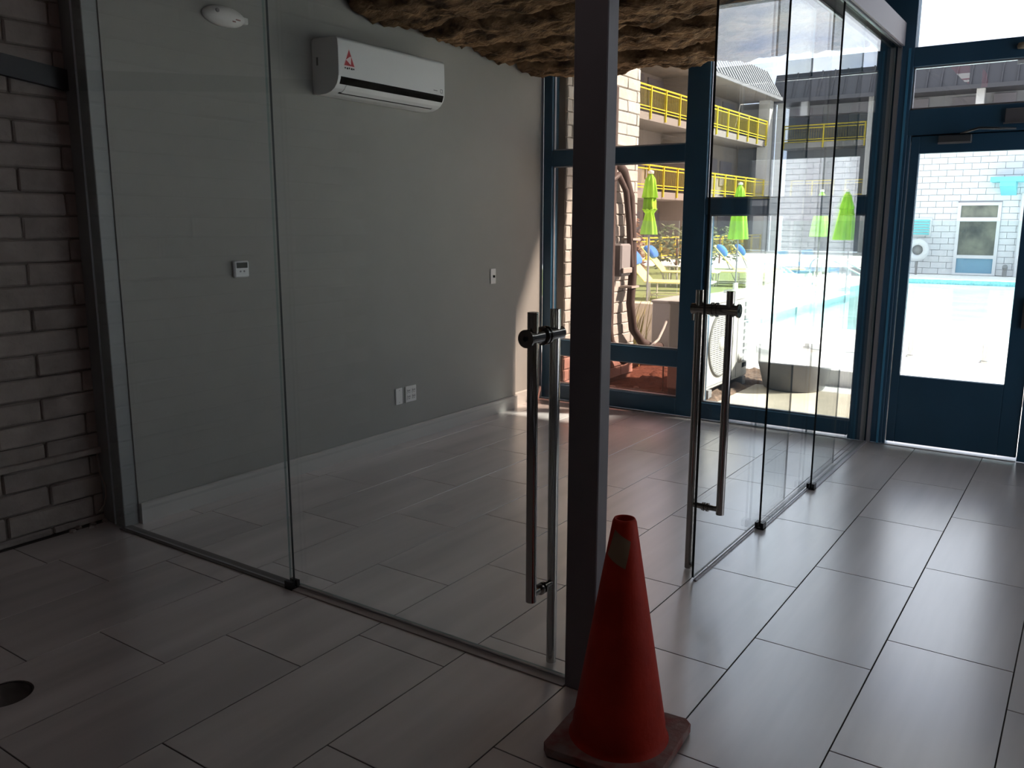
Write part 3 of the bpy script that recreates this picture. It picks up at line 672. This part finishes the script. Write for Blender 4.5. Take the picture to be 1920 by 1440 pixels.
for i in range(12):
    x, y = rnd.uniform(4.5, 6.2), rnd.uniform(1.15, 2.3); r = rnd.uniform(.012, .03); b = MB()
    b.lathe([(.0005, -.01), (r, .0), (r*.8, r*.5), (.0005, r*.7)], (x, y, .02), 7, smooth=False, mod=lambda a, z: 1+.25*math.sin(2*a+i))
    tag(b.build('pebble', PIPEW), 'pale pebble lying on the brown soil bed', 'stone', 'pebbles on the soil bed')

def blades(name, label, cat, cx, cy, n, h, spread, m, seed, w=.012, lean=.25):
    t = thing(name, label, cat, (cx, cy, 0)); rnd = random.Random(seed); b = MB()
    for i in range(n):
        a = rnd.uniform(0, 6.283); r = rnd.uniform(0, spread); p = Vector((cx+r*math.cos(a), cy+r*math.sin(a), 0)); hh = h*rnd.uniform(.6, 1)
        d = Vector((math.cos(a), math.sin(a), 0))*lean*hh*rnd.uniform(.3, 1.2); s = Vector((-math.sin(a), math.cos(a), 0))*w
        pts = [p + d*(u*u) + Vector((0, 0, hh*u*(1-.18*u))) for u in (0, .35, .7, 1)]; vs = []
        for j, q in enumerate(pts): k = (1-.3*j); vs += [q-s*k, q+s*k]
        b.add(vs, [(0, 1, 3, 2), (2, 3, 5, 4), (4, 5, 7, 6)])
    tag(b.build('blades', m, t), kind='stuff'); return t
blades('reed_clump', 'clump of straw coloured reeds beside the farther condenser', 'plant', 6.5, 3.15, 75, .95, .30, REED, 1)
blades('reed_clump', 'low straw coloured reeds at the foot of the white brick wall end', 'plant', 5.85, 2.80, 40, .55, .2, REED, 2)

# pool fence
t = thing('pool_fence', 'frameless glass pool fence on small steel spigots', 'fence', (8.4, 0, 0))
ys = [-9.88+1.32*i for i in range(13)]
for y0, y1 in zip(ys, ys[1:]):
    if y0 > 5.5: continue
    b = MB(); vs = [(x, y, z) for x in (8.394, 8.406) for y in (y0+.02, y1-.02) for z in (.06, 1.545)]
    b.add(vs, [(0, 1, 3, 2), (4, 6, 7, 5)], 0); b.add(vs, [(0, 4, 5, 1), (2, 3, 7, 6), (0, 2, 6, 4), (1, 5, 7, 3)], 1)
    b.build('glass_panel', [FENCEG, GEDGEL], t)
    for yy in (y0+.28, y1-.28):
        MB().cyl((8.4, yy, -.01), (8.4, yy, .19), .028, n=12).cyl((8.4, yy, -.01), (8.4, yy, .01), .05, n=12).build('spigot', CHROME, t)

# umbrellas
def umbrella(label, x, y, H=2.3, zc=1.2, rw=.24, tied=False, first=None):
    t = thing('closed_umbrella', label, 'umbrella', (x, y, 0), 'closed lime umbrellas round the pool')
    fold = lambda a, z: 1+.20*math.cos(8*a)+.05*math.cos(3*a)
    MB().cyl((x, y, 0), (x, y, H), .018, n=10).build('pole', GREYBOX, t)
    MB().lathe([(.0005, .0), (.25, .0), (.25, .05), (.06, .08), (.05, .22), (.0005, .22)], (x, y, -.01), 20).build('base', LFRAME, t)
    MB().lathe([(.001, H+.05), (.05, H+.03), (.05, H-.01), (.001, H-.02)], (x, y, 0), 12).build('finial', LFRAME, t)
    if tied: pr = [(.03, H-.02), (.08, H-.25), (.105, H-.6), (.115, zc+.42), (.065, zc+.34), (.115, zc+.12), (.13, zc)]
    else: pr = [(.03, H-.02), (rw*.5, H-.35), (rw*.7, H-.6), (rw, zc+.02), (rw*.96, zc), (rw*.9, zc+.02)]
    MB().lathe(pr, (x, y, 0), 48, mod=fold).build('canopy', LIME, t)
    MB().lathe([(.02, H-.01), (.075, H-.10), (rw*.62 if not tied else .12, H-.40), (rw*.58 if not tied else .11, H-.40), (.02, H-.03)], (x, y, 0), 48, mod=fold).build('top_vent', LIME, t)
    return t
umbrella('closed lime umbrella tied at its skirt, nearest the white brick wall', 10.9, 4.965, 2.33, 1.33, tied=True)
umbrella('closed lime umbrella behind the yellow loungers, in the right window bay', 16.3, 5.37, 2.36, 1.17, .20)
umbrella('closed lime umbrella near the far end of the pool', 19.65, 4.5, 2.3, 1.2, .21)
umbrella('closed lime umbrella on the right pool edge, mirrored in the partition glass', 18.4, -3.75, 2.25, 1.15, .23)

# loungers
def lounger():
    t = thing('sun_lounger', '', 'sun lounger', (0, 0, 0), 'yellow sun loungers on the lawn')
    def loc(b, n, m, p=t): return b.build(n, m, p, local=True)
    L_, W_, H_ = 1.25, .70, .36
    loc(MB().cbox(0, L_, -W_/2, W_/2, H_-.012, H_+.012, .005), 'seat_sling', LOUNY)
    A = R(48); M = Matrix.Translation((0, 0, H_)) @ Matrix.Rotation(A-math.pi, 4, 'Y')
    M = Matrix.Translation((0, 0, H_)) @ Matrix.Rotation(math.pi+A, 4, 'Y') if False else Matrix(((-math.cos(A), 0, -math.sin(A), 0), (0, 1, 0, 0), (math.sin(A), 0, -math.cos(A), H_), (0, 0, 0, 1)))
    bk = loc(MB().cbox(0, .80, -W_/2, W_/2, -.012, .012, .005, M=M), 'back_sling', LOUNY)
    b = MB(); b.lathe([(.001, -.31), (.08, -.305), (.105, -.25), (.11, 0), (.105, .25), (.08, .305), (.001, .31)], n=16)
    b.v = [M @ (Vector((.58, 0, -.06)) + Vector((v.x*1.7, v.z, v.y*.9))) for v in b.v]; loc(b, 'pillow', PILB)
    b = MB()
    for sy in (-1, 1): b.tube([(-.02, sy*.33, H_), (L_+.03, sy*.33, H_)], .018, 6); 
    b.tube([(L_+.03, -.33, H_), (L_+.03, .33, H_)], .018, 6); loc(b, 'frame', LFRAME)
    for lx in (.10, L_-.12):
        for sy in (-1, 1): loc(MB().cyl((lx, sy*.33, 0), (lx, sy*.33, H_), .016, n=8), 'leg', LFRAME)
    b = MB()
    for lx in (.10, L_-.12): b.tube([(lx, -.33, .10), (lx, .33, .10)], .012, 6)
    for sy in (-1, 1): b.tube([(.10, sy*.33, .10), (L_-.12, sy*.33, .10)], .010, 6)
    loc(b, 'stretcher', LFRAME)
    loc(MB().cyl((-.30, .25, H_+.33), (.02, .25, .02), .012, n=8), 'back_prop', LFRAME)
    return t
lab = ['yellow sun lounger with blue pillow, first from the white brick wall', 'yellow sun lounger with blue pillow, second from the white brick wall', 'yellow sun lounger with blue pillow, partly hidden by the blue mullion', 'yellow sun lounger with blue pillow, second from the right, by the lime umbrella', 'yellow sun lounger with blue pillow, rightmost of the row']
l0 = lounger()
LPOS = [(13.45, 6.15), (16.9, 7.37), (17.85, 6.5), (18.91, 6.34), (19.71, 6.15)]
for i, (x, y) in enumerate(LPOS):
    o = l0 if i == 0 else copy_tree(l0)
    o.location = (x, y, .012); o.rotation_euler.z = R(-78+i*2); o['label'] = lab[i]
def side_table(x, y, label):
    t = thing('side_table', label, 'table', (x, y, 0)); MB().cbox(x-.22, x+.22, y-.22, y+.22, .40, .43, .006).build('table_top', LFRAME, t)
    for sx_ in (-1, 1):
        for sy_ in (-1, 1): bx('leg', (x+sx_*.19-.015, x+sx_*.19+.015, y+sy_*.19-.015, y+sy_*.19+.015, .012, .40), LFRAME, t)
side_table(18.6, 7.9, 'small pale side table between the yellow loungers')

# pool handrails
def handrail(label, x, y, dx, dy, s=1.0):
    t = thing('pool_handrail', label, 'handrail', (x, y, 0), 'steel handrails at the pool edge'); nrm = Vector((-dy, dx, 0)); d = Vector((dx, dy, 0))
    for k in (-.25, .25):
        p = Vector((x, y, -.01)) + nrm*k
        pts = [p] + [p + d*(.30-.30*math.cos(R(a))) + Vector((0, 0, .52+.22*math.sin(R(a)))) for a in range(0, 100, 15)] + [p + d*.62 + Vector((0, 0, .66)), p + d*1.35*s + Vector((0, 0, .12))]
        MB().tube(pts, .021, 8).build('rail', mat('rail_steel', (.62, .62, .60), .25, .9), t); MB().cyl(p, p+Vector((0, 0, .012)), .05, n=10).build('flange', CHROME, t)
handrail('steel pool ladder rails at the left pool edge', 14.6, 4.45, .55, -.83)
handrail('steel handrails at the far left of the pool', 18.4, 4.2, .7, -.7, 1.3)
handrail('steel handrails on the right side of the pool', 20.2, -3.55, .25, .97, 1.2)
# blue chairs and table on the right pool side
def blue_chair(x, y, a, label):
    t = thing('lounge_chair', label, 'chair', (x, y, 0)); t.rotation_euler.z = R(a)
    def loc(b, n, m): return b.build(n, m, t, local=True)
    loc(MB().cbox(-.3, .3, -.32, .32, .30, .36, .02), 'seat', CHAIRB)
    Mb = Matrix.Translation((-.28, 0, .36)) @ Matrix.Rotation(R(-18), 4, 'Y'); loc(MB().cbox(-.03, .03, -.34, .34, 0, .5, .02, M=Mb), 'backrest', CHAIRB)
    for sy in (-1, 1): loc(MB().cbox(-.28, .28, sy*.34-.03, sy*.34+.03, .50, .56, .01), 'armrest', CHAIRB)
    for sx_ in (-1, 1):
        for sy in (-1, 1): loc(MB().cyl((sx_*.26, sy*.33, -.01), (sx_*.26, sy*.33, .52), .02, n=8), 'leg', CHAIRB)
blue_chair(19.5, -5.0, 90, 'blue lounge chair on the right pool side, nearer one'); blue_chair(20.9, -4.8, 95, 'blue lounge chair on the right pool side, farther one')
t = thing('pedestal_table', 'white square table under the right-hand umbrella', 'table', (17.7, -3.7, 0))
MB().cbox(17.35, 18.05, -4.05, -3.35, .70, .74, .008).build('table_top', WHITEB, t)
for sx_ in (-1, 1):
    for sy in (-1, 1): bx('leg', (17.7+sx_*.3-.03, 17.7+sx_*.3+.03, -3.7+sy*.3-.03, -3.7+sy*.3+.03, -.01, .70), WHITEB, t)

# ------------------------------------------------------------ motel wings
def railing(parent, axis, c, a0, a1, z0, z1, step=1.45, drop=.35, bal=True):
    """yellow railing along X at y=c (axis 0) or along Y at x=c (axis 1)"""
    def B(p0, p1, d0, d1, za, zb): return (p0, p1, c+d0, c+d1, za, zb) if axis == 0 else (c+d0, c+d1, p0, p1, za, zb)
    b = MB(); b.box(*B(a0, a1, -.03, .03, z1-.06, z1)); rl = b.build('railing', YEL, parent)
    b = MB(); b.box(*B(a0, a1, -.02, .02, z1-.20, z1-.15)); b.box(*B(a0, a1, -.02, .02, z0+.10, z0+.14)); b.box(*B(a0, a1, -.02, .02, z0-.02, z0+.02)); b.build('rail', YEL, rl)
    n = max(1, round((a1-a0)/step))
    for i in range(n+1):
        p = a0+(a1-a0)*i/n; MB().box(*B(p-.035, p+.035, -.05, .03, z0-drop, z1)).build('post', YEL, rl)
    if bal:
        b = MB(); k = int((a1-a0)/.13)
        for i in range(k): p = a0+(i+.5)*(a1-a0)/k; b.box(*B(p-.005, p+.005, -.005, .005, z0+.12, z1-.17))
        tag(b.build('baluster', YEL, rl), kind='stuff')
t = thing('motel_wing', 'three storey motel wing with yellow balcony railings, left of the pool', 'building', (36, 16, 0))
FY = 14.46
bx('wall', (25.5, 46.6, 16.3, 16.6, 0, 8.3), MOTEL, t); bx('end_wall', (46.1, 46.55, 14.39, 16.6, 0, 8.09), MOTEL2, t)
bx('end_wall', (25.3, 25.6, 14.5, 16.6, 0, 8.3), MOTEL, t)
for z in (2.55, 5.66): bx('balcony_slab', (25.5, 46.1, FY+.03, 16.3, z, z+.30), SLAB, t)
bx('soffit', (25.3, 46.05, 14.0, 16.6, 8.12, 8.32), SLAB, t)
MB().prism([(13.95, 8.22), (14.75, 9.62), (17, 9.62), (17, 8.32), (14.1, 8.22)], 0, 25.2, 46.0).build('mansard_roof', ROOF, t)
b = MB(); b.box(25.2, 46.0, 13.9, 14.0, 8.12, 8.30); b.build('eave_trim', RIB, t)
b = MB(); s = Vector((0, .8, 1.4)).normalized()
for i in range(50):
    x = 25.4+i*.41; p0 = Vector((x, 13.95, 8.24)); p1 = Vector((x, 14.75, 9.62)); nn = Vector((0, -s.z, s.y))*.09
    b.add([p0-Vector((.10, 0, 0)), p0+Vector((.10, 0, 0)), p1+Vector((.10, 0, 0)), p1-Vector((.10, 0, 0))]+[q+nn for q in (p0-Vector((.10, 0, 0)), p0+Vector((.10, 0, 0)), p1+Vector((.10, 0, 0)), p1-Vector((.10, 0, 0)))], [(4, 5, 6, 7), (0, 1, 5, 4), (1, 2, 6, 5), (2, 3, 7, 6), (3, 0, 4, 7)])
tag(b.build('roof_rib', RIB, t), kind='stuff')
for z0, z1 in ((.02, .95), (2.98, 3.92), (6.06, 7.02)): railing(t, 0, FY, 26.3, 45.2, z0, z1, drop=.35 if z0 > 1 else .02)
for x in (45.6, 36.0, 26.0):
    bx('pillar', (x-.3, x+.3, FY-.1, FY+.5, 0, 8.2), mat('motel_pillar', (.46, .45, .43), .8), t)
for fl_ in (0, 2.86, 5.96):
    for x in (28.2, 32.6, 37.2, 41.8):
        bx('door', (x, x+1.0, 16.22, 16.32, fl_, fl_+2.05), DOORC, t); k = bx('window', (x+1.5, x+3.2, 16.24, 16.32, fl_+.7, fl_+2.0), DOORC, t)
        bx('wall_lamp', (x-.45, x-.27, 16.15, 16.3, fl_+1.6, fl_+1.95), BLACK, t)
    bx('party_wall', (35.7, 36.0, FY+.3, 16.3, fl_, fl_+2.6), MOTEL, t)
t = thing('motel_wing', 'shaded far motel wing with a dark mansard roof, across the pool', 'building', (48, 2, 0))
FX = 46.9
bx('wall', (48.6, 48.9, -30, 14.3, 0, 8.3), MOTEL2, t)
for z in (2.55, 5.66): bx('balcony_slab', (FX+.03, 48.6, -30, 14.3, z, z+.30), mat('slab_shade', (.26, .255, .26), .8), t)
MB().prism([(46.2, 8.10), (46.9, 9.62), (49.5, 9.62), (49.5, 8.10)], 1, -30, 14.6).build('mansard_roof', ROOF, t)
bx('eave_trim', (46.1, 46.2, -30, 14.5, 8.02, 8.22), ROOF, t)
b = MB()
for i in range(66):
    y = -29.5+i*.66; b.add([(46.2, y-.03, 8.12), (46.2, y+.03, 8.12), (46.9, y+.03, 9.62), (46.9, y-.03, 9.62), (46.12, y-.03, 8.16), (46.12, y+.03, 8.16), (46.82, y+.03, 9.66), (46.82, y-.03, 9.66)], [(4, 5, 6, 7), (0, 1, 5, 4), (1, 2, 6, 5), (2, 3, 7, 6), (3, 0, 4, 7)])
tag(b.build('roof_rib', ROOF, t), kind='stuff')
railing(t, 1, FX, -29, 14.0, 5.98, 6.88, 2.2); railing(t, 1, FX-.9, 10.9, 13.15, 2.62, 3.86, 1.1, .1); railing(t, 1, FX, -29, 10.5, 2.98, 3.90, 2.2)
bx('balcony_slab', (FX-.95, FX+.3, 10.8, 13.25, 2.40, 2.62), mat('slab_shade', (0, 0, 0)), t)
for y in (14.2, 9.4, 4.4, -1, -7, -13, -19, -25): bx('pillar', (FX-.25, FX+.15, y-.18, y+.18, 0, 8.1), mat('pillar_white', (.42, .42, .42), .7), t)
for fl_ in (0, 2.86, 5.96):
    for y in (-21, -16, -11, -6, -1, 3, 7, 11): bx('door', (48.5, 48.62, y, y+1, fl_, fl_+2.05), DOORC, t); bx('window', (48.52, 48.62, y+1.4, y+2.9, fl_+.7, fl_+2), DOORC, t)

# ------------------------------------------------------------ white pool house
t = thing('pool_house', 'white brick pool house with a tall white-framed window, across the pool', 'building', (28, -2, 0))
bx('wall', (27.03, 31, -8.2, 4.2, 0, 4.6), MORTW, t)
b = MB()
for k in range(25):
    z = k*.184; o_ = 0 if k % 2 else .22
    y = -8.2
    while y < 4.2:
        a = y+o_ if y == -8.2 else y; a = y; e = min(4.2, y+(.22 if (y == -8.2 and k % 2) else .44))
        for p_, q_ in (((a, min(e, 1.24)), (max(a, 2.40), e)) if z < 2.15 else ((a, e),)):
            if q_-p_ > .03: b.box(26.99, 27.04, p_+.006, q_-.006, z+.006, z+.178)
        y = e
tag(b.build('brick', WHITEB, t), kind='stuff')
wf = MB(); y0, y1 = 1.24, 2.40
for bxx in ((y0, y0+.09, 0, 2.16), (y1-.09, y1, 0, 2.16)): wf.box(26.93, 27.02, *bxx)
for bxx in ((2.07, 2.16), (1.60, 1.72), (.50, .60), (0, .06)): wf.box(26.935, 27.02, y0+.09, y1-.09, *bxx)
wf = wf.build('window', WHITEB, t)
WG = mat('pool_house_glass', (.05, .06, .075), .25, 0, .5, 1.4, col2=(.20, .20, .16)); 
for z0, z1 in ((.06, .50), (.60, 1.60), (1.72, 2.07)): bx('pane', (26.985, 27.0, y0+.09, y1-.09, z0, z1), WG if z0 > .1 else mat('spandrel_blue', (.16, .30, .42), .3), wf)
b = MB(); b.box(26.93, 27.0, 3.08, 3.75, 1.16, 1.70); lv = b.build('louver_window', WHITEB, t)
for k in range(6): bx('slat', (26.90, 26.95, 3.13, 3.70, 1.20+k*.08, 1.25+k*.08), TEAL, lv)
b = MB(); b.box(26.3, 27.0, -.7, 1.55, 2.72, 2.86); b.prism([(26.32, 2.60), (27.0, 2.35), (27.0, 2.72), (26.32, 2.72)], 1, .9, 1.30); b.build('awning', TEAL, t)
MB().cyl((26.9, .72, 0), (26.9, .72, 2.4), .05, n=10).build('downpipe', WHITEB, t)
bx('parapet', (26.95, 31.1, -8.3, 4.3, 4.6, 4.75), WHITEB, t)
t = thing('life_ring', 'white life ring on a post in front of the pool house', 'life ring', (26.5, 3.33, 0))
M = Matrix.Translation((26.4, 3.33, .74)) @ Matrix.Rotation(R(90), 4, 'Y')
b = MB(); b.lathe([(.15, 0), (.17, -.07), (.245, -.09), (.32, -.07), (.34, 0), (.32, .07), (.245, .09), (.17, .07), (.15, 0)], n=32); b.v = [M @ v for v in b.v]; b.build('ring', WHITEB, t)
b = MB(); b.lathe([(.001, .02), (.16, .02), (.16, .0), (.001, .0)], n=20); b.v = [M @ v for v in b.v]; b.build('backing_disc', GREYBOX, t)
MB().cyl((26.46, 3.33, -.01), (26.46, 3.33, .7), .035, n=10).build('post', GREYBOX, t)
t = thing('ground_spotlight', 'small dark fixture at the pool house wall', 'fixture', (26.8, 1.0, 0)); MB().cyl((26.8, .98, -.01), (26.8, .98, .22), .06, n=12).build('case', GREYBOX, t); MB().cyl((26.8, .98, .22), (26.72, .98, .30), .07, n=12).build('head', GREYBOX, t)

# ------------------------------------------------------------ shrubs
def shrub(label, x, y, r, h, m, seed):
    t = thing('shrub', label, 'plant', (x, y, 0)); rnd = random.Random(seed); b = MB()
    for i in range(260):
        a = rnd.uniform(0, 6.283); z = rnd.uniform(.08, 1)*h; rr = r*(1-(z/h-.45)**2*1.6)*rnd.uniform(.35, 1)**.5; p = Vector((x+rr*math.cos(a), y+rr*math.sin(a), z))
        u = Vector((rnd.uniform(-1, 1), rnd.uniform(-1, 1), rnd.uniform(-.4, .8))).normalized()*.11; v = u.orthogonal().normalized()*.045
        b.add([p-u, p+v, p+u, p-v], [(0, 1, 2, 3)])
    tag(b.build('foliage', m, t), kind='stuff'); MB().cyl((x, y, .013), (x, y, h*.7), .03, n=6).build('stem', LEAFB, t)
shrub('brown flowering shrub in front of the ground floor railing, left', 24.5, 12.2, .55, 1.7, LEAFB, 1)
shrub('green shrub behind the loungers, left of the lime umbrella', 22.0, 9.3, .8, 1.5, LEAF, 2)
shrub('green shrub by the ground floor railing, behind the middle lounger', 25.5, 10.2, .8, 1.3, LEAF, 3)
shrub('low brown shrub between the railing and the loungers', 20.6, 10.3, .6, .9, LEAFB, 4)
shrub('green shrub by the far end of the lawn', 29.5, 10.8, .9, 1.4, LEAF, 5)
